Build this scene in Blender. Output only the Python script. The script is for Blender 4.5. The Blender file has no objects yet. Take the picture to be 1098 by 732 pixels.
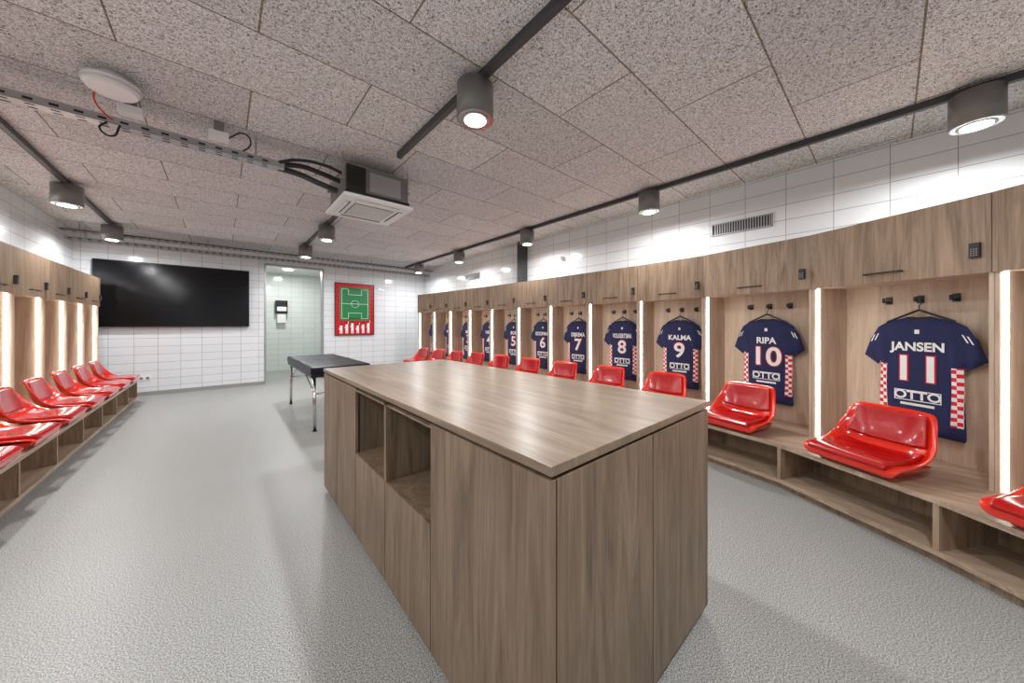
import bpy, bmesh, math, random
from mathutils import Vector, Matrix
random.seed(4)
scene = bpy.context.scene
scene.view_settings.view_transform = 'Standard'
scene.view_settings.exposure = 0.0
COL = scene.collection

# ------------------------------------------------------------------ materials
def s2l(c):
    return tuple((x/12.92 if x <= .04045 else ((x+.055)/1.055)**2.4) for x in [v/255 for v in c]) + (1,)

def newmat(name):
    m = bpy.data.materials.new(name); m.use_nodes = True
    nt = m.node_tree; b = nt.nodes['Principled BSDF']
    return m, nt, b

def plain(name, rgb, rough=.5, metal=0, noise=.04, coat=0, spec=.5):
    m, nt, b = newmat(name)
    tc = nt.nodes.new('ShaderNodeTexCoord')
    n = nt.nodes.new('ShaderNodeTexNoise'); n.inputs['Scale'].default_value = 12
    nt.links.new(tc.outputs['Object'], n.inputs['Vector'])
    mx = nt.nodes.new('ShaderNodeMix'); mx.data_type = 'RGBA'
    c = s2l(rgb)
    mx.inputs[6].default_value = tuple(x*(1-noise) for x in c[:3])+(1,)
    mx.inputs[7].default_value = tuple(min(1, x*(1+noise)) for x in c[:3])+(1,)
    nt.links.new(n.outputs['Fac'], mx.inputs[0])
    nt.links.new(mx.outputs[2], b.inputs['Base Color'])
    b.inputs['Roughness'].default_value = rough
    b.inputs['Metallic'].default_value = metal
    b.inputs['Coat Weight'].default_value = coat
    b.inputs['Coat Roughness'].default_value = .06
    b.inputs['Specular IOR Level'].default_value = spec
    return m

def emis(name, rgb, strength):
    m, nt, b = newmat(name)
    b.inputs['Base Color'].default_value = s2l(rgb)
    b.inputs['Emission Color'].default_value = s2l(rgb)
    b.inputs['Emission Strength'].default_value = strength
    return m

def wood(name, axis, dark, light, rough=.45):
    m, nt, b = newmat(name)
    tc = nt.nodes.new('ShaderNodeTexCoord')
    mp = nt.nodes.new('ShaderNodeMapping')
    sc = [7.0, 7.0, 7.0]; sc[axis] = .7
    mp.inputs['Scale'].default_value = sc
    nt.links.new(tc.outputs['Object'], mp.inputs['Vector'])
    n1 = nt.nodes.new('ShaderNodeTexNoise'); n1.inputs['Scale'].default_value = 1.5
    n1.inputs['Detail'].default_value = 8; n1.inputs['Distortion'].default_value = 1.6
    n1.inputs['Roughness'].default_value = .62
    nt.links.new(mp.outputs[0], n1.inputs['Vector'])
    mp2 = nt.nodes.new('ShaderNodeMapping')
    sc2 = [130.0, 130.0, 130.0]; sc2[axis] = 4
    mp2.inputs['Scale'].default_value = sc2
    nt.links.new(tc.outputs['Object'], mp2.inputs['Vector'])
    n2 = nt.nodes.new('ShaderNodeTexNoise'); n2.inputs['Scale'].default_value = 1.0
    n2.inputs['Detail'].default_value = 3
    nt.links.new(mp2.outputs[0], n2.inputs['Vector'])
    ma = nt.nodes.new('ShaderNodeMath'); ma.operation = 'MULTIPLY_ADD'
    nt.links.new(n2.outputs['Fac'], ma.inputs[0]); ma.inputs[1].default_value = .40
    nt.links.new(n1.outputs['Fac'], ma.inputs[2])
    r = nt.nodes.new('ShaderNodeValToRGB')
    r.color_ramp.elements[0].position = .46; r.color_ramp.elements[0].color = s2l(dark)
    r.color_ramp.elements[1].position = .92; r.color_ramp.elements[1].color = s2l(light)
    nt.links.new(ma.outputs[0], r.inputs[0])
    nt.links.new(r.outputs[0], b.inputs['Base Color'])
    b.inputs['Roughness'].default_value = rough
    bp = nt.nodes.new('ShaderNodeBump'); bp.inputs['Strength'].default_value = .08
    nt.links.new(n2.outputs['Fac'], bp.inputs['Height'])
    nt.links.new(bp.outputs[0], b.inputs['Normal'])
    return m

def tile(name, ax, tw, th, rgb=(230, 233, 236), mortar=(160, 163, 167)):
    m, nt, b = newmat(name)
    tc = nt.nodes.new('ShaderNodeTexCoord')
    sp = nt.nodes.new('ShaderNodeSeparateXYZ'); cb = nt.nodes.new('ShaderNodeCombineXYZ')
    nt.links.new(tc.outputs['Object'], sp.inputs[0])
    nt.links.new(sp.outputs[ax], cb.inputs[0]); nt.links.new(sp.outputs[2], cb.inputs[1])
    br = nt.nodes.new('ShaderNodeTexBrick')
    br.offset = 0; br.squash = 1
    br.inputs['Scale'].default_value = 1
    br.inputs['Brick Width'].default_value = tw; br.inputs['Row Height'].default_value = th
    br.inputs['Mortar Size'].default_value = .0030
    br.inputs['Mortar Smooth'].default_value = .1
    br.inputs['Color1'].default_value = s2l(rgb)
    br.inputs['Color2'].default_value = s2l(tuple(x-5 for x in rgb))
    br.inputs['Mortar'].default_value = s2l(mortar)
    nt.links.new(cb.outputs[0], br.inputs['Vector'])
    nt.links.new(br.outputs['Color'], b.inputs['Base Color'])
    b.inputs['Roughness'].default_value = .12
    bp = nt.nodes.new('ShaderNodeBump'); bp.inputs['Strength'].default_value = .25
    bp.inputs['Distance'].default_value = .002; bp.invert = True
    nt.links.new(br.outputs['Fac'], bp.inputs['Height'])
    nt.links.new(bp.outputs[0], b.inputs['Normal'])
    return m

def ceiling_mat():
    m, nt, b = newmat('wood_wool_acoustic_panel')
    tc = nt.nodes.new('ShaderNodeTexCoord')
    mp = nt.nodes.new('ShaderNodeMapping'); mp.inputs['Location'].default_value = (.45, -.48, 0)
    nt.links.new(tc.outputs['Object'], mp.inputs[0])
    br = nt.nodes.new('ShaderNodeTexBrick'); br.offset = .5
    br.inputs['Scale'].default_value = 1
    br.inputs['Brick Width'].default_value = 1.2; br.inputs['Row Height'].default_value = .6
    br.inputs['Mortar Size'].default_value = .005; br.inputs['Mortar Smooth'].default_value = 0
    br.inputs['Color1'].default_value = (1, 1, 1, 1); br.inputs['Color2'].default_value = (.86, .86, .86, 1)
    br.inputs['Mortar'].default_value = (.36, .31, .24, 1)
    nt.links.new(mp.outputs[0], br.inputs[0])
    n = nt.nodes.new('ShaderNodeTexNoise'); n.inputs['Scale'].default_value = 82
    n.inputs['Detail'].default_value = 3; n.inputs['Distortion'].default_value = 1.8
    nt.links.new(tc.outputs['Object'], n.inputs['Vector'])
    r = nt.nodes.new('ShaderNodeValToRGB')
    e = r.color_ramp.elements
    e[0].position = .36; e[0].color = s2l((88, 85, 85))
    e[1].position = .56; e[1].color = s2l((244, 243, 243))
    x = e.new(.45); x.color = s2l((204, 201, 201))
    nt.links.new(n.outputs['Fac'], r.inputs[0])
    mx = nt.nodes.new('ShaderNodeMix'); mx.data_type = 'RGBA'; mx.blend_type = 'MULTIPLY'
    mx.inputs[0].default_value = 1
    nt.links.new(r.outputs[0], mx.inputs[6]); nt.links.new(br.outputs['Color'], mx.inputs[7])
    nt.links.new(mx.outputs[2], b.inputs['Base Color'])
    b.inputs['Roughness'].default_value = .95
    b.inputs['Specular IOR Level'].default_value = .1
    bp = nt.nodes.new('ShaderNodeBump'); bp.inputs['Strength'].default_value = .5; bp.inputs['Distance'].default_value = .004
    nt.links.new(n.outputs['Fac'], bp.inputs['Height']); nt.links.new(bp.outputs[0], b.inputs['Normal'])
    return m

def floor_mat():
    m, nt, b = newmat('speckled_vinyl')
    tc = nt.nodes.new('ShaderNodeTexCoord')
    n = nt.nodes.new('ShaderNodeTexNoise'); n.inputs['Scale'].default_value = 190
    n.inputs['Detail'].default_value = 2
    nt.links.new(tc.outputs['Object'], n.inputs['Vector'])
    r = nt.nodes.new('ShaderNodeValToRGB'); e = r.color_ramp.elements
    e[0].position = .35; e[0].color = s2l((96, 94, 90))
    e[1].position = .66; e[1].color = s2l((204, 203, 199))
    x = e.new(.46); x.color = s2l((150, 151, 149)); x = e.new(.55); x.color = s2l((163, 164, 162))
    nt.links.new(n.outputs['Fac'], r.inputs[0])
    n2 = nt.nodes.new('ShaderNodeTexNoise'); n2.inputs['Scale'].default_value = 1.2
    nt.links.new(tc.outputs['Object'], n2.inputs['Vector'])
    mr = nt.nodes.new('ShaderNodeMapRange'); mr.inputs[3].default_value = .32; mr.inputs[4].default_value = .45
    nt.links.new(n2.outputs['Fac'], mr.inputs[0])
    nt.links.new(mr.outputs[0], b.inputs['Roughness'])
    nt.links.new(r.outputs[0], b.inputs['Base Color'])
    b.inputs['Specular IOR Level'].default_value = .3
    return m

M = {}
M['wood_v'] = wood('oak_laminate_vertical', 2, (112, 90, 70), (176, 150, 125))
M['wood_in'] = wood('oak_laminate_lit_interior', 2, (170, 145, 123), (212, 190, 168))  # same oak, lighter: the lit look of locker interiors put into the colour
M['wood_y'] = wood('oak_laminate_bench', 1, (138, 116, 96), (192, 170, 147), .4)
M['isl_v'] = wood('oak_laminate_island', 2, (92, 76, 60), (148, 127, 105))
M['isl_top'] = wood('oak_laminate_worktop', 1, (100, 85, 70), (154, 135, 115), .32)
M['dark'] = plain('shadow_gap_black', (28, 26, 25), .6)
M['black'] = plain('black_metal', (22, 22, 23), .4)
M['rail'] = plain('dark_grey_track', (58, 60, 64), .4)
M['lamp'] = plain('grey_lamp_housing', (126, 125, 124), .35, .3)
M['steel'] = plain('galvanised_steel', (176, 178, 180), .35, .7)
M['chrome'] = plain('chrome', (205, 205, 205), .15, 1)
M['white'] = plain('white_plastic', (236, 236, 235), .35)
M['grey'] = plain('mid_grey_plastic', (120, 120, 120), .4)
M['red'] = plain('red_plastic_shell', (224, 38, 10), .12, coat=.8, noise=.02)
M['redpad'] = plain('red_vinyl_pad', (178, 6, 10), .22, coat=.5, noise=.03)
M['navy'] = plain('navy_jersey_fabric', (24, 30, 78), .75, noise=.12)
M['txtw'] = plain('white_print', (240, 240, 240), .6)
M['txtr'] = plain('red_print', (214, 20, 36), .6)
M['screen'] = plain('screen_black', (13, 13, 16), .14, spec=.35)
M['pad'] = plain('dark_vinyl_upholstery', (20, 24, 38), .40, noise=.05, spec=.25)
M['green'] = plain('poster_green', (28, 128, 70), .3)
M['postred'] = plain('poster_red', (196, 20, 32), .3)
M['led'] = emis('led_strip_light', (255, 250, 243), 17)
M['lens'] = emis('lamp_lens_light', (255, 250, 244), 14)
M['baseb'] = plain('grey_baseboard', (150, 150, 148), .5)
M['tile_x'] = tile('white_tile_back', 0, .30, .15)
M['tile_y'] = tile('white_tile_side', 1, .36, .16)
M['tile_g'] = tile('corridor_tile', 0, .30, .15, (222, 229, 224), (176, 183, 178))
M['ceil'] = ceiling_mat()
M['floor'] = floor_mat()
m, nt, b = newmat('red_white_check'); tc = nt.nodes.new('ShaderNodeTexCoord')
ck = nt.nodes.new('ShaderNodeTexChecker'); ck.inputs['Scale'].default_value = 1
mp = nt.nodes.new('ShaderNodeMapping'); mp.inputs['Scale'].default_value = (38, 0, 38); mp.inputs['Location'].default_value = (.1, .5, .1)
nt.links.new(tc.outputs['Object'], mp.inputs[0]); nt.links.new(mp.outputs[0], ck.inputs[0])
ck.inputs['Color1'].default_value = s2l((220, 24, 40)); ck.inputs['Color2'].default_value = s2l((238, 238, 238))
nt.links.new(ck.outputs[0], b.inputs['Base Color']); b.inputs['Roughness'].default_value = .7
M['check'] = m

# ------------------------------------------------------------------ mesh builder
class MB:
    def __init__(s): s.v = []; s.f = []; s.m = []; s.mats = []
    def mi(s, mat):
        if mat not in s.mats: s.mats.append(mat)
        return s.mats.index(mat)
    def box(s, x0, x1, y0, y1, z0, z1, mat):
        s.prism([(x0, y0), (x1, y0), (x1, y1), (x0, y1)], z0, z1, mat)
    def prism(s, poly, z0, z1, mat):
        a = sum(poly[i][0]*poly[(i+1) % len(poly)][1]-poly[(i+1) % len(poly)][0]*poly[i][1] for i in range(len(poly)))
        if a < 0: poly = poly[::-1]
        n = len(poly); b = len(s.v); k = s.mi(mat)
        s.v += [(p[0], p[1], z0) for p in poly]+[(p[0], p[1], z1) for p in poly]
        s.f.append(tuple(b+i for i in reversed(range(n)))); s.f.append(tuple(b+n+i for i in range(n)))
        s.m += [k, k]
        for i in range(n):
            j = (i+1) % n
            s.f.append((b+i, b+j, b+n+j, b+n+i)); s.m.append(k)
    def cyl(s, p0, p1, r, mat, r1=None, seg=20):
        p0 = Vector(p0); p1 = Vector(p1); r1 = r if r1 is None else r1
        d = (p1-p0).normalized(); u = d.orthogonal().normalized(); w = d.cross(u)
        b = len(s.v); k = s.mi(mat)
        for P, R in ((p0, r), (p1, r1)):
            for i in range(seg):
                a = 2*math.pi*i/seg
                s.v.append(tuple(P+u*(R*math.cos(a))+w*(R*math.sin(a))))
        for i in range(seg):
            j = (i+1) % seg
            s.f.append((b+i, b+j, b+seg+j, b+seg+i)); s.m.append(k)
        s.f.append(tuple(b+i for i in reversed(range(seg)))); s.f.append(tuple(b+seg+i for i in range(seg))); s.m += [k, k]
    def obj(s, name, parent=None, loc=None, bevel=0, smooth=False):
        me = bpy.data.meshes.new(name); me.from_pydata(s.v, [], s.f)
        for mt in s.mats: me.materials.append(M[mt])
        me.polygons.foreach_set('material_index', s.m)
        if smooth:
            for p in me.polygons: p.use_smooth = len(p.vertices) == 4
        me.update()
        o = bpy.data.objects.new(name, me); COL.objects.link(o)
        if parent: o.parent = parent
        if loc: 
            o.location = loc
        if bevel:
            bv = o.modifiers.new('bevel', 'BEVEL'); bv.width = bevel; bv.segments = 2; bv.limit_method = 'ANGLE'
        return o

def empty(name, loc=(0, 0, 0), rz=0):
    e = bpy.data.objects.new(name, None); COL.objects.link(e)
    e.location = loc; e.rotation_euler = (0, 0, rz); e.empty_display_size = .1
    return e

def tube(name, pts, r, mat, parent=None):
    cu = bpy.data.curves.new(name, 'CURVE'); cu.dimensions = '3D'
    sp = cu.splines.new('BEZIER'); sp.bezier_points.add(len(pts)-1)
    for bp_, p in zip(sp.bezier_points, pts):
        bp_.co = p; bp_.handle_left_type = bp_.handle_right_type = 'AUTO'
    cu.bevel_depth = r; cu.bevel_resolution = 3; cu.materials.append(M[mat])
    o = bpy.data.objects.new(name, cu); COL.objects.link(o)
    if parent: o.parent = parent
    return o

# ------------------------------------------------------------------ room
XL, XR, YB, YF, ZC = -1.88, 4.45, 9.0, -2.6, 2.90
def shell(name, *a):
    mb = MB(); mb.box(*a); return mb.obj(name)
shell('floor', XL-.15, XR+.15, YF-.15, YB+2.6, -.1, 0, 'floor')
shell('ceiling', XL-.15, XR+.15, YF-.15, YB+.15, ZC, ZC+.1, 'ceil')
shell('wall_left', XL-.15, XL, YF, YB, 0, ZC, 'tile_y')
shell('wall_right', XR, XR+.15, YF, YB, 0, ZC, 'tile_y')
shell('wall_front', XL-.15, XR+.15, YF-.15, YF, 0, ZC, 'tile_x')
DX0, DX1, DZ = .69, 1.84, 2.64
mb = MB()
mb.box(XL-.15, DX0, YB, YB+.15, 0, ZC, 'tile_x'); mb.box(DX1, XR+.15, YB, YB+.15, 0, ZC, 'tile_x')
mb.box(DX0, DX1, YB, YB+.15, DZ, ZC, 'tile_x')
mb.obj('wall_back')
shell('wall_corridor_left', DX0-.9, DX0-.75, YB+.15, YB+2.4, 0, 2.75, 'tile_g')
shell('wall_corridor_right', DX1+.9, DX1+1.05, YB+.15, YB+2.4, 0, 2.75, 'tile_g')
shell('wall_corridor_back', DX0-.9, DX1+1.05, YB+2.4, YB+2.55, 0, 2.75, 'tile_g')
shell('ceiling_corridor', DX0-.9, DX1+1.05, YB+.15, YB+2.55, 2.75, 2.85, 'white')
mb = MB()
t = .035
mb.box(DX0, DX0+t, YB-.012, YB+.16, 0, DZ, 'steel'); mb.box(DX1-t, DX1, YB-.012, YB+.16, 0, DZ, 'steel')
mb.box(DX0, DX1, YB-.012, YB+.16, DZ-t, DZ, 'steel')
mb.obj('door_frame')
for nm, a in (('baseboard_back', (XL, DX0, YB-.012, YB, 0, .07)), ('baseboard_back_east', (DX1, XR, YB-.012, YB, 0, .07))):
    mb = MB(); mb.box(*a, 'baseb'); mb.obj(nm)
mb = MB(); y = YB+2.4
mb.box(1.12, 1.40, y-.14, y, 1.62, 1.98, 'black'); mb.box(1.15, 1.37, y-.15, y-.14, 1.68, 1.80, 'white')
mb.box(1.16, 1.36, y-.12, y, 1.35, 1.60, 'white'); mb.obj('paper_towel_dispenser', bevel=.01)

# ------------------------------------------------------------------ locker geometry
H_BENCH, Z_CAB, Z_TOP, DEP, PRO = .36, 1.60, 2.04, .37, .42

def seat_mesh():
    # y, z, halfwidth, side rise, side wrap
    prof = [(-.230, .022, .225, 0, 0), (-.248, .060, .250, 0, 0), (-.225, .092, .262, .004, 0), (-.12, .088, .264, .016, 0), (0, .080, .262, .038, .0),
            (.08, .086, .258, .075, .015), (.135, .115, .252, .085, .045), (.165, .175, .243, .045, .062), (.183, .25, .232, .012, .050),
            (.197, .325, .222, 0, .034), (.204, .372, .208, -.008, .022), (.222, .385, .200, -.012, .018), (.242, .362, .200, -.012, .018)]
    me = bpy.data.meshes.new('tmp'); vs = []; fs = []; mi = []
    N = 13
    def P(v, s, off=0):
        i = min(int(v), len(prof)-2); f = v-i
        a = [prof[i][k]*(1-f)+prof[i+1][k]*f for k in range(5)]
        dy = prof[i+1][0]-prof[i][0]; dz = prof[i+1][1]-prof[i][1]; L = math.hypot(dy, dz)
        ny, nz = -dz/L, dy/L
        return (a[2]*s, a[0]-a[4]*abs(s)**4+ny*off, a[1]+a[3]*abs(s)**5+nz*off)
    def grid(vv, ss, off, m):
        b = len(vs)
        for v in vv:
            for s_ in ss:
                e = 1
                if m == 1:
                    e = 0 if (v in (vv[0], vv[-1]) or s_ in (ss[0], ss[-1])) else 1
                    e = e*1.0 - .15*(1-e)
                vs.append(P(v, s_, off*e))
        n = len(ss)
        for i in range(len(vv)-1):
            for j in range(n-1):
                fs.append((b+i*n+j, b+i*n+j+1, b+(i+1)*n+j+1, b+(i+1)*n+j)); mi.append(m)
    grid(list(range(13)), [-1+2*i/(N-1) for i in range(N)], 0, 0)
    ss = [-.82, -.805, -.76, -.5, -.25, 0, .25, .5, .76, .805, .82]
    grid([1.3, 1.36, 1.6, 2, 3, 4, 5, 5.4, 5.46], ss, .030, 1)
    grid([6.5, 6.56, 6.8, 7.5, 8.2, 9, 9.4, 9.62, 9.68], ss, .024, 1)
    me.from_pydata(vs, [], fs); me.polygons.foreach_set('material_index', mi)
    me.materials.append(M['red']); me.materials.append(M['redpad'])
    o = bpy.data.objects.new('tmp', me); COL.objects.link(o)
    so = o.modifiers.new('s', 'SOLIDIFY'); so.thickness = .018; so.offset = -1
    su = o.modifiers.new('u', 'SUBSURF'); su.levels = 2; su.render_levels = 2
    dg = bpy.context.evaluated_depsgraph_get()
    m2 = bpy.data.meshes.new_from_object(o.evaluated_get(dg)); bpy.data.objects.remove(o)
    bm = bmesh.new(); bm.from_mesh(m2)
    def loft(rings):
        prev = None
        for (w, y0, y1, z) in rings:
            r = [bm.verts.new(c) for c in ((-w, y0, z), (w, y0, z), (w, y1, z), (-w, y1, z))]
            if prev:
                for i in range(4): bm.faces.new((prev[i], prev[(i+1) % 4], r[(i+1) % 4], r[i]))
            else: bm.faces.new(r[::-1])
            prev = r
        bm.faces.new(prev)
    loft([(.18, -.17, .12, 0), (.20, -.20, .13, .03), (.215, -.215, .14, .062)])
    bm.to_mesh(m2); bm.free()
    for p in m2.polygons: p.use_smooth = len(p.vertices) == 4 and p.area < .004
    m2.name = 'bucket_seat'
    return m2
SEAT = seat_mesh()

# jersey mesh
OUT = [(0, 0), (.225, .0), (.232, .02), (.224, .28), (.218, .50), (.235, .465), (.325, .535), (.285, .66), (.235, .755), (.19, .785), (.085, .82), (.06, .828), (0, .822)]
POLY = OUT + [(-x, z) for x, z in OUT[-2:0:-1]]
POLY = [(x*.94, z) for x, z in POLY]
def edist(x, z):
    d = 9
    for i in range(len(POLY)):
        ax, az = POLY[i]; bx, bz = POLY[(i+1) % len(POLY)]
        L = (bx-ax)**2+(bz-az)**2
        tt = max(0, min(1, ((x-ax)*(bx-ax)+(z-az)*(bz-az))/L))
        d = min(d, math.hypot(x-ax-tt*(bx-ax), z-az-tt*(bz-az)))
    return d
def jersey_mesh():
    bm = bmesh.new()
    bm.faces.new([bm.verts.new((x, 0, z)) for x, z in POLY])
    for i in range(-10, 11):
        bmesh.ops.bisect_plane(bm, geom=bm.verts[:]+bm.edges[:]+bm.faces[:], plane_co=(i*.03, 0, 0), plane_no=(1, 0, 0))
    for i in range(1, 28):
        bmesh.ops.bisect_plane(bm, geom=bm.verts[:]+bm.edges[:]+bm.faces[:], plane_co=(0, 0, i*.03), plane_no=(0, 0, 1))
    for c in (-.158, .158, -.055, .055):
        bmesh.ops.bisect_plane(bm, geom=bm.verts[:]+bm.edges[:]+bm.faces[:], plane_co=(c, 0, 0), plane_no=(1, 0, 0))
    bmesh.ops.triangulate(bm, faces=[f for f in bm.faces if len(f.verts) > 4])
    for f in bm.faces:
        c = f.calc_center_median()
        f.material_index = 1 if (abs(c.x) > .158 and .09 < c.z < .48 and not (abs(c.x) > .21)) else 0
        if c.z > .81 and abs(c.x) < .055: f.material_index = 2
    bmesh.ops.recalc_face_normals(bm, faces=bm.faces[:])
    if sum(f.normal.y for f in bm.faces) > 0: bmesh.ops.reverse_faces(bm, faces=bm.faces[:])
    r = bmesh.ops.duplicate(bm, geom=bm.verts[:]+bm.edges[:]+bm.faces[:])
    bk = set(v for v in r['geom'] if isinstance(v, bmesh.types.BMVert))
    for v in bm.verts:
        e = min(1, edist(v.co.x, v.co.z)/.05); e = math.sqrt(e)
        wr = 0
        if abs(v.co.x) > .15 or v.co.z < .13: wr = .008*math.sin(v.co.x*70+v.co.z*9)*e
        v.co.y = (.02 if v in bk else -.02)*e + wr
    bmesh.ops.reverse_faces(bm, faces=[f for f in r['geom'] if isinstance(f, bmesh.types.BMFace)])
    me = bpy.data.meshes.new('jersey_body'); bm.to_mesh(me); bm.free()
    for k in ('navy', 'check', 'dark'): me.materials.append(M[k])
    for p in me.polygons: p.use_smooth = True
    return me
JER = jersey_mesh()

def text(name, body, size, mat, parent, x, y, z, offset=0.0, sx=1.0, ext=0):
    cu = bpy.data.curves.new(name, 'FONT'); cu.body = body; cu.size = size
    cu.align_x = 'CENTER'; cu.align_y = 'CENTER'; cu.offset = offset; cu.extrude = ext
    o = bpy.data.objects.new('tmp', cu); COL.objects.link(o)
    dg = bpy.context.evaluated_depsgraph_get()
    me = bpy.data.meshes.new_from_object(o.evaluated_get(dg)); bpy.data.objects.remove(o)
    me.materials.clear(); me.materials.append(M[mat])
    o = bpy.data.objects.new(name, me); COL.objects.link(o); o.parent = parent
    o.location = (x, y, z); o.rotation_euler = (math.pi/2, 0, 0); o.scale = (sx, 1, 1)
    return o

def jersey(mat_world_origin, rz, name, num):
    e = empty('sports_jersey', mat_world_origin, rz)
    o = bpy.data.objects.new('jersey_body', JER); COL.objects.link(o); o.parent = e
    L = len(name)
    text('name_print', name, .084, 'txtw', e, 0, -.0245, .610, .0028, min(1.0, 5.6/max(L, 1)) if L > 5 else 1)
    text('number_outline', num, .25, 'txtr', e, 0, -.0225, .448, .0120, 1.08)
    text('number_print', num, .25, 'txtw', e, 0, -.0265, .448, .0045, 1.08)
    mb = MB()
    bx, z0, z1, q = .118, .225, .300, .006
    mb.box(-bx, bx, -.0235, -.0220, z0, z0+q, 'txtw'); mb.box(-bx, bx, -.0235, -.0220, z1-q, z1, 'txtw')
    mb.box(-bx, -bx+q, -.0235, -.0220, z0, z1, 'txtw'); mb.box(bx-q, bx, -.0235, -.0220, z0, z1, 'txtw')
    mb.box(-.012, .012, -.0235, -.0220, .705, .735, 'txtw')
    mb.box(-.085, .085, -.0235, -.0220, .192, .209, 'txtw')
    mb.obj('print_blocks', e)
    text('sponsor_print', 'OTTO', .080, 'txtw', e, 0, -.0245, .2625, .0025, 1.05)
    for sx in (-1, 1):
        mb = MB()
        for k in range(2):
            x = .205+k*.022
            mb.v += [(sx*(x), -.0235, .705-k*.01), (sx*(x+.008), -.0225, .702-k*.01), (sx*(x+.030), -.020, .650-k*.01), (sx*(x+.022), -.021, .652-k*.01)]
            mb.f.append((k*4, k*4+1, k*4+2, k*4+3)); mb.m.append(mb.mi('txtw'))
        mb.obj('sleeve_stripes', e)
    mb = MB()
    for sx in (-1, 1):
        mb.cyl((0, 0, .875), (sx*.17, 0, .79), .008, 'black', seg=8)
    mb.cyl((0, 0, .87), (0, 0, .905), .003, 'black', seg=8)
    mb.cyl((0, 0, .905), (.015, .0, .925), .003, 'black', seg=8)
    mb.cyl((.015, 0, .925), (0, .0, .945), .003, 'black', seg=8)
    mb.cyl((0, 0, .945), (-.012, .0, .935), .003, 'black', seg=8)
    mb.obj('clothes_hanger', e)
    return e

def build_row(D, side, names=None, start=0):
    n = len(D); D = [Vector(p) for p in D]
    segn = []
    for i in range(n-1):
        x = (D[i]-D[i+1]).normalized() if side > 0 else (D[i+1]-D[i]).normalized()
        segn.append(Vector((x.y, -x.x)))
    nrm = [segn[0]]+[(segn[i-1]+segn[i]).normalized() for i in range(1, n-1)]+[segn[-1]]
    P = lambda i, o: tuple(D[i]+nrm[i]*o)
    mb = MB()
    for i in range(n-1):
        q = lambda a, b: [P(i, a), P(i+1, a), P(i+1, b), P(i, b)]
        mb.prism(q(PRO, -DEP), H_BENCH-.03, H_BENCH, 'wood_y')
        mb.prism(q(PRO-.005, -DEP), .05, .08, 'wood_y')
        mb.prism(q(PRO-.045, -DEP+.03), 0, .05, 'wood_v')
        mb.prism(q(.0, -.02), .08, H_BENCH-.03, 'wood_v')
    for i in range(n):
        tdir = Vector((-nrm[i].y, nrm[i].x))*.0125
        a = Vector(P(i, PRO-.004)); b = Vector(P(i, -DEP))
        mb.prism([tuple(a+tdir), tuple(a-tdir), tuple(b-tdir), tuple(b+tdir)], .08, H_BENCH-.03, 'wood_v')
    mb.obj('locker_bench')
    for i in range(n-1):
        w = (D[i]-D[i+1]).length
        mid = (D[i]+D[i+1])/2
        nr = segn[i]; rz = math.atan2(nr.x, -nr.y)
        e = empty('changing_room_locker', (mid.x, mid.y, 0), rz)
        fs = -1 if side > 0 else 1
        T = .019; h = w/2; B = H_BENCH+.0005
        mb = MB()
        mb.box(-h+.001, -h+T, 0, DEP, B, Z_TOP, 'wood_in'); mb.box(h-T, h-.001, 0, DEP, B, Z_TOP, 'wood_in')
        mb.box(-h+T, h-T, DEP-.015, DEP, B, Z_TOP, 'wood_in')
        mb.box(-h+T, h-T, .02, DEP-.015, Z_CAB, Z_CAB+.018, 'wood_in')
        mb.box(-h+T, h-T, .02, DEP-.015, Z_TOP-.018, Z_TOP, 'wood_v')
        mb.obj('carcass', e)
        mb = MB(); sh = 3.7*i+(0 if side > 0 else 50)
        mb.box(-h+.003+sh, h-.003+sh, -.019, 0, Z_CAB-.005, Z_TOP+.003, 'wood_v')
        mb.obj('cabinet_door', e, loc=(-sh, 0, 0))
        mb = MB()
        z = Z_CAB+.055
        mb.box(-.10, .10, -.046, -.038, z, z+.010, 'black')
        mb.box(-.10, -.09, -.04, -.019, z, z+.010, 'black'); mb.box(.09, .10, -.04, -.019, z, z+.010, 'black')
        mb.box(h-.075, h-.037, -.040, -.019, z+.03, z+.115, 'black')
        for a in range(3):
            for c in range(4):
                mb.box(h-.070+a*.010, h-.064+a*.010, -.042, -.040, z+.040+c*.012, z+.047+c*.012, 'grey')
        mb.obj('handle_and_lock', e)
        mb = MB()
        for hx in (-.17, 0, .17):
            mb.box(hx-.018, hx+.018, DEP-.022, DEP-.015, 1.455, 1.51, 'black')
            mb.box(hx-.006, hx+.006, DEP-.075, DEP-.02, 1.465, 1.477, 'black')
            mb.box(hx-.006, hx+.006, DEP-.081, DEP-.070, 1.465, 1.50, 'black')
        mb.obj('coat_hooks', e)
        mb = MB()
        xs = fs*(h-T)
        mb.box(min(xs, xs-fs*.010), max(xs, xs-fs*.010), .030, .044, H_BENCH+.005, Z_CAB-.005, 'led')
        mb.obj('led_strip', e)
        so = bpy.data.objects.new('bucket_seat', SEAT); COL.objects.link(so)
        mw = Matrix.Rotation(rz, 3, 'Z')
        near = names and i == 1
        wp = mw @ Vector((.045 if near else 0, -.215, 0))
        so.location = (mid.x+wp.x, mid.y+wp.y, H_BENCH+.001); so.rotation_euler = (0, 0, rz)
        if names and i >= start:
            nm, num = names[i-start]
            wp = mw @ Vector((.02 if near else 0, DEP-.075, 0))
            jersey((mid.x+wp.x, mid.y+wp.y, .53), rz, nm, num)

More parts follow.
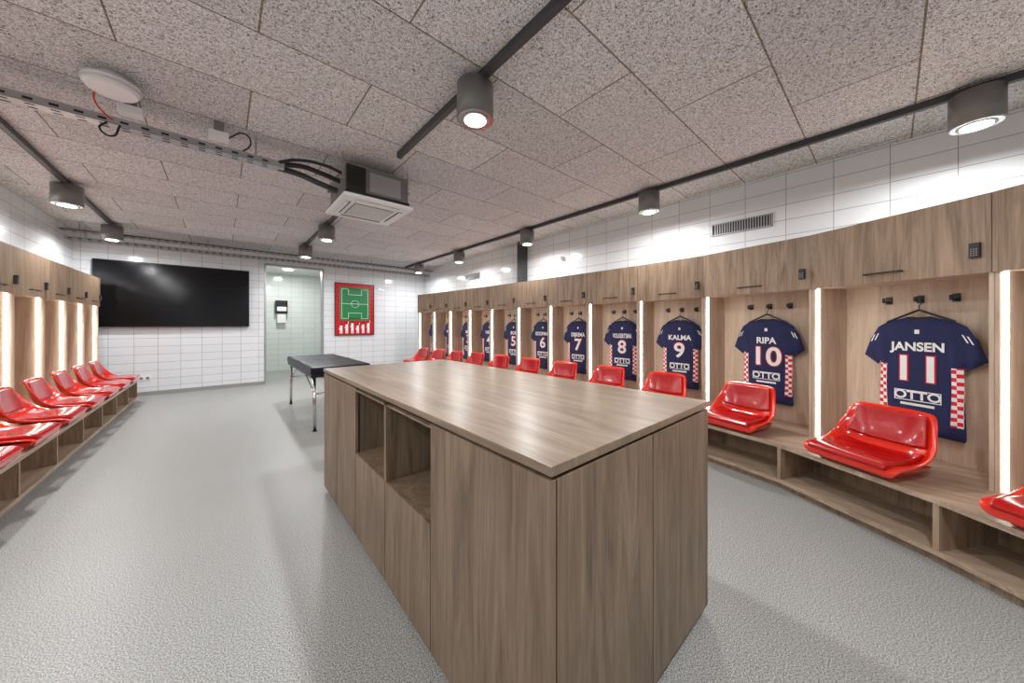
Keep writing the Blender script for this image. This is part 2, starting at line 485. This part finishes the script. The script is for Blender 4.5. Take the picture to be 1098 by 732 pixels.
DR = [(2.72, -1.12), (3.26, -.385), (3.70, .43), (3.92, 1.33), (3.96, 2.10), (3.96, 2.87), (3.95, 3.62), (3.93, 4.36), (3.90, 5.10), (3.86, 5.80), (3.81, 6.50), (3.76, 7.15), (3.70, 7.80)]
NM = [('JANSEN', '11'), ('RIPA', '10'), ('KALMA', '9'), ('VOLKERTSMA', '8'), ('DIJKEMA', '7'), ('KOOPMAN', '6'), ('BOS', '5'), ('VISSER', '4'), ('SMIT', '3'), ('MULDER', '2'), ('POST', '1')]
build_row(DR, 1, NM, 1)
DL = [(-1.5, 8.4-.72*k) for k in range(10)]
DL = DL[::-1]
build_row(DL, -1)

# ------------------------------------------------------------------ island cabinet
e = empty('storage_island', (0, 0, 0))
x0, x1, y0, y1 = .60, 1.66, .54, 2.94
ZT = .955
mb = MB(); mb.box(x0, x1, y0, y1, ZT-.026, ZT, 'isl_top'); mb.obj('worktop', e, bevel=.002)
mb = MB(); g = .025
mb.box(x0+.06, x1-.06, y0+.06, y1-.06, 0, .05, 'dark')
xm = x0+.42
mb.box(xm, x1-g, y0+g, y1-g, .05, ZT-.046, 'isl_v')
mb.box(x0+g, xm, y0+g, y1-g, .05, .53, 'isl_v')
mb.box(x0+g, xm, y0+g, 1.17, .53, ZT-.046, 'isl_v')
mb.box(x0+g, xm, 2.12, y1-g, .53, ZT-.046, 'isl_v')
mb.box(x0+g-.02, xm, 1.63, 1.655, .53, ZT-.046, 'isl_v')
mb.box(x0+g-.02, xm, 1.17, 2.12, ZT-.055, ZT-.046, 'isl_v')
mb.box(x0+.03, x1-.03, y0+.03, y1-.03, ZT-.046, ZT-.026, 'dark')
for ys in (1.17, 1.644, 2.12, 2.532):  # near-black strips paint the shade inside the side panel gaps
    mb.box(x0+g-.003, x0+g+.001, ys-.006, ys+.006, .05, .52 if ys < 2.1 else ZT-.05, 'dark')
for ys in (y0+g, y1-g):  # gap shade painted the same way on both end faces
    mb.box(1.124, 1.136, ys-.003, ys+.003, .05, ZT-.05, 'dark')
mb.obj('carcass', e)
zd0, zd1 = .035, ZT-.038
xa, xb = x0+.004, x0+g-.004
k = 0
def panel(*a):
    global k
    k += 1; sh = 2.3*k
    mb = MB(); mb.box(a[0]+sh, a[1]+sh, a[2]+sh, a[3]+sh, a[4], a[5], 'isl_v')
    mb.obj('door_panel', e, loc=(-sh, -sh, 0), bevel=.0012)
for a, b_, za, zb in ((y0+.004, 1.167, zd0, zd1), (1.173, 1.641, zd0, .528), (1.647, 2.117, zd0, .528), (2.123, 2.529, zd0, zd1), (2.535, y1-.004, zd0, zd1)):
    panel(xa, xb, a, b_, za, zb)
for a, b_ in ((y0+.004, 1.13), (1.135, 1.73), (1.735, 2.33), (2.335, y1-.004)):
    panel(x1-g+.004, x1-.004, a, b_, zd0, zd1)
for ya, yb in ((y0+.004, y0+g-.004), (y1-g+.004, y1-.004)):
    panel(x0+g+.001, 1.127, ya, yb, zd0, zd1); panel(1.133, x1-g-.001, ya, yb, zd0, zd1)

# ------------------------------------------------------------------ massage table
e = empty('massage_table', (0, 0, 0))
tx0, tx1, ty0, ty1 = .80, 1.50, 4.58, 6.52
mb = MB(); mb.box(tx0, tx1, ty0, ty1, .69, .785, 'pad'); mb.obj('padded_top', e, bevel=.024)
mb = MB(); mb.box(tx0+.01, tx1-.01, ty0+.01, ty1-.01, .655, .692, 'black')
mb.box(tx0+.005, tx1-.005, 5.565, 5.575, .70, .787, 'black'); mb.obj('underframe', e)
mb = MB()
for x in (tx0+.05, tx1-.05):
    for y, s in ((ty0+.08, -.04), (ty1-.08, .04)):
        mb.cyl((x, y, .66), (x, y+s, .012), .019, 'chrome'); mb.cyl((x, y+s, 0), (x, y+s, .014), .024, 'black')
    mb.cyl((x, ty0+.08, .45), (x, 5.3, .66), .008, 'chrome'); mb.cyl((x, ty1-.08, .45), (x, 5.84, .66), .008, 'chrome')
for y in (ty0+.065, ty1-.065): mb.cyl((tx0+.05, y, .45), (tx1-.05, y, .45), .011, 'chrome')
mb.obj('legs', e, smooth=True)

# ------------------------------------------------------------------ TV, poster, sockets, vents
mb = MB(); mb.box(-1.66, .43, YB-.09, YB-.03, 1.26, 2.43, 'black'); mb.box(-1.65, .42, YB-.092, YB-.088, 1.27, 2.42, 'screen')
mb.box(-1.0, -.2, YB-.03, YB, 1.6, 2.1, 'black'); mb.obj('wall_television')
e = empty('framed_pitch_poster', (0, 0, 0))
px0, px1, pz0, pz1 = 2.09, 3.0, 1.05, 2.33; y = YB
mb = MB(); mb.box(px0, px1, y-.03, y, pz0, pz1, 'postred'); mb.obj('red_board', e)
mb = MB(); a0, a1, b0, b1 = px0+.10, px1-.10, pz0+.36, pz1-.09; yy = y-.033
mb.box(a0, a1, yy, y-.03, b0, b1, 'green'); mb.obj('green_pitch', e)
mb = MB(); L = .009; yl = yy-.002
ia0, ia1, ib0, ib1 = a0+.04, a1-.04, b0+.04, b1-.04
def rect(x0_, x1_, z0_, z1_):
    mb.box(x0_, x1_, yl, yy, z0_, z0_+L, 'txtw'); mb.box(x0_, x1_, yl, yy, z1_-L, z1_, 'txtw')
    mb.box(x0_, x0_+L, yl, yy, z0_, z1_, 'txtw'); mb.box(x1_-L, x1_, yl, yy, z0_, z1_, 'txtw')
rect(ia0, ia1, ib0, ib1)
cx = (ia0+ia1)/2; cz = (ib0+ib1)/2
mb.box(ia0, ia1, yl, yy, cz-L/2, cz+L/2, 'txtw')
rect(cx-.16, cx+.16, ib1-.15, ib1); rect(cx-.16, cx+.16, ib0, ib0+.15)
for i in range(20):
    a = 2*math.pi*i/20; a2 = 2*math.pi*(i+1)/20; r = .09
    mb.cyl((cx+r*math.cos(a), yl, cz+r*math.sin(a)), (cx+r*math.cos(a2), yl, cz+r*math.sin(a2)), .004, 'txtw', seg=6)
def fq(pts, mat='txtw'):
    b = len(mb.v); mb.v += [(p[0], y-.0335, p[1]) for p in pts]; mb.f.append(tuple(range(b, b+len(pts)))); mb.m.append(mb.mi(mat))
for i in range(6):
    x = px0+.13+i*.13; zb = pz0+.03; hh = .20+.03*((i*7) % 3)
    fq([(x-.03, zb), (x-.008, zb), (x, zb+.1), (x+.008, zb), (x+.03, zb), (x+.028, zb+hh), (x-.028, zb+hh)])
    fq([(x-.028, zb+hh), (x-.05, zb+hh-.10), (x-.038, zb+hh-.11), (x-.015, zb+hh-.03)])
    if i % 2: fq([(x+.028, zb+hh), (x+.05, zb+hh+.07), (x+.038, zb+hh+.075), (x+.012, zb+hh-.01)])
    mb.cyl((x, y-.0345, zb+hh+.030), (x, y-.031, zb+hh+.030), .022, 'black', seg=12)
for i in range(9):
    mb.box(px0+.02+.02*(i % 2), px0+.045+.02*(i % 2), y-.0335, y-.03, pz0+.34+i*.1, pz0+.37+i*.1, 'black'); mb.box(px1-.06+.02*(i % 2), px1-.035+.02*(i % 2), y-.0335, y-.03, pz0+.36+i*.1, pz0+.39+i*.1, 'black')
mb.obj('pitch_markings', e)
mb = MB(); f = .015
mb.box(px0-f, px1+f, y-.04, y, pz1, pz1+f, 'black'); mb.box(px0-f, px1+f, y-.04, y, pz0-f, pz0, 'black')
mb.box(px0-f, px0, y-.04, y, pz0, pz1, 'black'); mb.box(px1, px1+f, y-.04, y, pz0, pz1, 'black'); mb.obj('frame', e)
mb = MB(); mb.box(-1.15, -.99, YB-.012, YB, .28, .36, 'white')
for x in (-1.11, -1.03): mb.cyl((x, YB-.016, .32), (x, YB-.011, .32), .024, 'grey')
mb.obj('wall_socket', bevel=.003)
for (ya, yb, za, zb) in ((.83, 1.42, 2.36, 2.50), (6.2, 6.8, 2.36, 2.50)):
    mb = MB(); X = XR
    mb.box(X-.006, X, ya, yb, za, zb, 'dark')
    for a in ((ya, yb, za, za+.012), (ya, yb, zb-.012, zb), (ya, ya+.012, za, zb), (yb-.012, yb, za, zb)):
        mb.box(X-.018, X, *a, 'steel')
    kk = int((yb-ya)/.026)
    for i in range(kk): mb.box(X-.015, X-.004, ya+.02+i*.025, ya+.030+i*.025, za+.01, zb-.01, 'steel')
    mb.obj('ventilation_grille')
mb = MB(); mb.box(4.30, 4.44, 4.62, 4.76, 0, ZC-.002, 'rail'); mb.obj('steel_column')
mb = MB(); mb.cyl((4.45, 3.75, 2.45), (4.40, 3.75, 2.45), .035, 'white'); mb.box(4.36, 4.41, 3.72, 3.78, 2.42, 2.48, 'white'); mb.obj('wall_sensor')

# ------------------------------------------------------------------ track rails and lamps
def rail(name, x0, x1, y0, y1, z0=ZC-.05, z1=ZC-.001):
    mb = MB(); mb.box(x0, x1, y0, y1, z0, z1, 'rail')
    mb.obj(name)
rw = .02
rail('lighting_track', 3.8-rw, 3.8+rw, -1.9, 8.8)
rail('lighting_track', -1.3-rw, -1.3+rw, -1.9, 8.2)
rail('lighting_track', 1.24-rw, 1.24+rw, -1.9, 3.02)
rail('lighting_track', 1.24-rw, 1.24+rw, 4.9, 8.2)
def lamp(x, y, en=27, z1=ZC-.05, r=.118, h=.215):
    mb = MB()
    mb.cyl((x, y, z1-h), (x, y, z1-.0), r, 'lamp', seg=48)
    mb.cyl((x, y, z1-h-.004), (x, y, z1-h+.002), r*.93, 'chrome', seg=48)
    mb.cyl((x, y, z1-h-.007), (x, y, z1-h-.003), r*.72, 'grey', seg=48)
    mb.cyl((x, y, z1-h-.011), (x, y, z1-h-.006), r*.58, 'lens', seg=32)
    o = mb.obj('ceiling_spotlight', smooth=True)
    ld = bpy.data.lights.new('bulb', 'AREA'); ld.shape = 'DISK'; ld.size = .14; ld.energy = en
    ld.color = (.985, .99, 1.0)
    lo = bpy.data.objects.new('bulb', ld); COL.objects.link(lo); lo.location = (x, y, z1-h-.02); lo.parent = o
for y in (-.38, 1.88, 3.96, 6.05, 7.98): lamp(3.8, y, 24)
for y in (-.38, 1.88, 3.96, 6.05, 8.05): lamp(-1.3, y)
for y in (-.38, 1.78, 5.85, 7.6): lamp(1.24, y, 31)
mb = MB(); mb.cyl((1.3, 10.4, 2.73), (1.3, 10.4, 2.75), .1, 'lens'); o = mb.obj('recessed_downlight')
ld = bpy.data.lights.new('bulb', 'AREA'); ld.shape = 'DISK'; ld.size = .2; ld.energy = 26
lo = bpy.data.objects.new('bulb', ld); COL.objects.link(lo); lo.location = (1.3, 10.4, 2.71); lo.parent = o

# ------------------------------------------------------------------ cable trays
def tray_x(xa, xb, y, z, w=.11, h=.05):
    e = empty('cable_tray', (0, 0, 0))
    mb = MB()
    mb.box(xa, xb, y-w/2, y+w/2, z, z+.003, 'steel')
    mb.box(xa, xb, y-w/2, y-w/2+.003, z, z+h, 'steel'); mb.box(xa, xb, y+w/2-.003, y+w/2, z, z+h, 'steel')
    n = int((xb-xa)/.1)
    for i in range(n):
        x = xa+.03+i*.1
        mb.box(x, x+.04, y-w/2-.0015, y-w/2+.001, z+.015, z+.03, 'dark')
        mb.box(x, x+.04, y-.03, y-.015, z-.0015, z+.001, 'dark'); mb.box(x, x+.04, y+.015, y+.03, z-.0015, z+.001, 'dark')
    k = max(2, int((xb-xa)/1.2))
    for i in range(k):
        x = xa+.2+i*(xb-xa-.4)/(k-1)
        mb.cyl((x, y-w/2+.01, z), (x, y-w/2+.01, ZC-.0), .005, 'steel', seg=8); mb.cyl((x, y+w/2-.01, z), (x, y+w/2-.01, ZC), .005, 'steel', seg=8)
    mb.obj('perforated_channel', e)
    for j in range(3):
        pts = [(xa+.02+i*(xb-xa-.04)/8, y-.03+.03*j+random.uniform(-.008, .008), z+.02+random.uniform(0, .01)) for i in range(9)]
        tube('cable', pts, .007, 'black' if j != 1 else 'grey', e)
    return e
tray_x(-1.87, .42, 3.62, 2.70)
tray_x(-1.87, 4.4, 8.62, 2.66, .10)
tray_x(-1.87, 4.4, 8.30, 2.74, .06, .04)

# ------------------------------------------------------------------ air conditioner cassette
e = empty('ceiling_air_conditioner', (0, 0, 0))
ax0, ax1, ay0, ay1, az = .82, 1.48, 3.22, 3.94, 2.47
mb = MB()
mb.box(ax0, ax1, ay0, ay1, az, az+.035, 'white')
mb.obj('front_panel', e, bevel=.012)
mb = MB()
cxx, cyy = (ax0+ax1)/2, (ay0+ay1)/2
mb.box(cxx-.19, cxx+.19, cyy-.19, cyy+.19, az-.004, az+.001, 'grey')
for i in range(13): mb.box(cxx-.18, cxx+.18, cyy-.18+i*.03, cyy-.165+i*.03, az-.008, az-.003, 'white')
for s in (-1, 1):
    mb.box(cxx-.2, cxx+.2, cyy+s*.27-.025, cyy+s*.27+.025, az-.003, az+.001, 'dark')
    mb.box(cxx-.2, cxx+.2, cyy+s*.275-.02, cyy+s*.275+.012, az-.010, az-.003, 'white')
    mb.box(cxx+s*.25-.022, cxx+s*.25+.022, cyy-.2, cyy+.2, az-.003, az+.001, 'dark')
    mb.box(cxx+s*.255-.018, cxx+s*.255+.01, cyy-.2, cyy+.2, az-.010, az-.003, 'white')
mb.obj('grille_and_louvres', e)
mb = MB()
mb.box(ax0+.04, ax1-.04, ay0+.05, ay1-.05, az+.035, az+.32, 'lamp')
mb.box(ax0+.03, ax1-.03, ay0+.04, ay1-.04, az+.035, az+.075, 'dark')
mb.box(ax0+.035, ax0+.04, ay0+.10, ay1-.3, az+.12, az+.27, 'grey')
mb.box(ax0+.03, ax0+.2, ay0+.035, ay0+.05, az+.08, az+.30, 'black')
mb.box(ax0+.24, ax1-.12, ay0+.044, ay0+.05, az+.10, az+.28, 'steel')
for x in (ax0+.02, ax1-.02):
    for y in (ay0+.12, ay1-.12):
        mb.cyl((x, y, az+.2), (x, y, ZC), .005, 'steel', seg=8); mb.box(x-.025, x+.025, y-.02, y+.02, az+.19, az+.21, 'steel')
mb.obj('metal_body', e)
tube('refrigerant_hose', [(.38, 3.60, 2.73), (.55, 3.58, 2.76), (.70, 3.52, 2.72), (.87, 3.50, 2.68)], .022, 'black', e)
tube('refrigerant_hose.001', [(.38, 3.65, 2.72), (.56, 3.66, 2.71), (.70, 3.62, 2.66), (.87, 3.60, 2.62)], .026, 'rail', e)
tube('drain_hose', [(.38, 3.57, 2.74), (.5, 3.52, 2.78), (.72, 3.44, 2.77), (.87, 3.40, 2.72)], .014, 'black', e)

# ------------------------------------------------------------------ wifi access point + junction boxes
mb = MB()
cx_, cy_ = -.53, 3.28
mb.cyl((cx_, cy_, 2.79), (cx_, cy_, 2.82), .11, 'white', .132, 40); mb.cyl((cx_, cy_, 2.82), (cx_, cy_, 2.85), .132, 'white', .125, 40)
mb.cyl((cx_, cy_, 2.85), (cx_, cy_, ZC), .06, 'white', seg=24)
mb.obj('wifi_access_point', smooth=True)
for (x, y) in ((-.48, 3.50), (-.02, 3.50)):
    mb = MB(); mb.box(x-.06, x+.06, y-.04, y+.04, 2.76, 2.82, 'white'); mb.box(x-.03, x+.03, y-.03, y+.03, 2.82, ZC, 'grey')
    mb.obj('junction_box', bevel=.006)
tube('red_cable', [(-.62, 3.45, 2.88), (-.64, 3.48, 2.80), (-.60, 3.54, 2.74), (-.56, 3.58, 2.72)], .005, 'red')
tube('black_cable', [(-.60, 3.56, 2.70), (-.62, 3.52, 2.62), (-.58, 3.54, 2.60), (-.54, 3.57, 2.70)], .006, 'black')
tube('black_cable', [(.03, 3.5, 2.79), (.14, 3.48, 2.86), (.18, 3.54, 2.82), (.1, 3.6, 2.73)], .006, 'black')

# ------------------------------------------------------------------ world + camera
w = bpy.data.worlds.new('world'); scene.world = w; w.use_nodes = True
w.node_tree.nodes['Background'].inputs[0].default_value = (.8, .85, .9, 1); w.node_tree.nodes['Background'].inputs[1].default_value = .4
cd = bpy.data.cameras.new('camera'); co = bpy.data.objects.new('camera', cd); COL.objects.link(co)
F = 355.0
cd.sensor_width = 36; cd.sensor_fit = 'HORIZONTAL'; cd.lens = 36*F/1098
cd.shift_y = -18/1098; cd.clip_start = .02
co.location = (0, 0, 1.30); co.rotation_euler = (math.pi/2, 0, -math.radians(41.2))
scene.camera = co
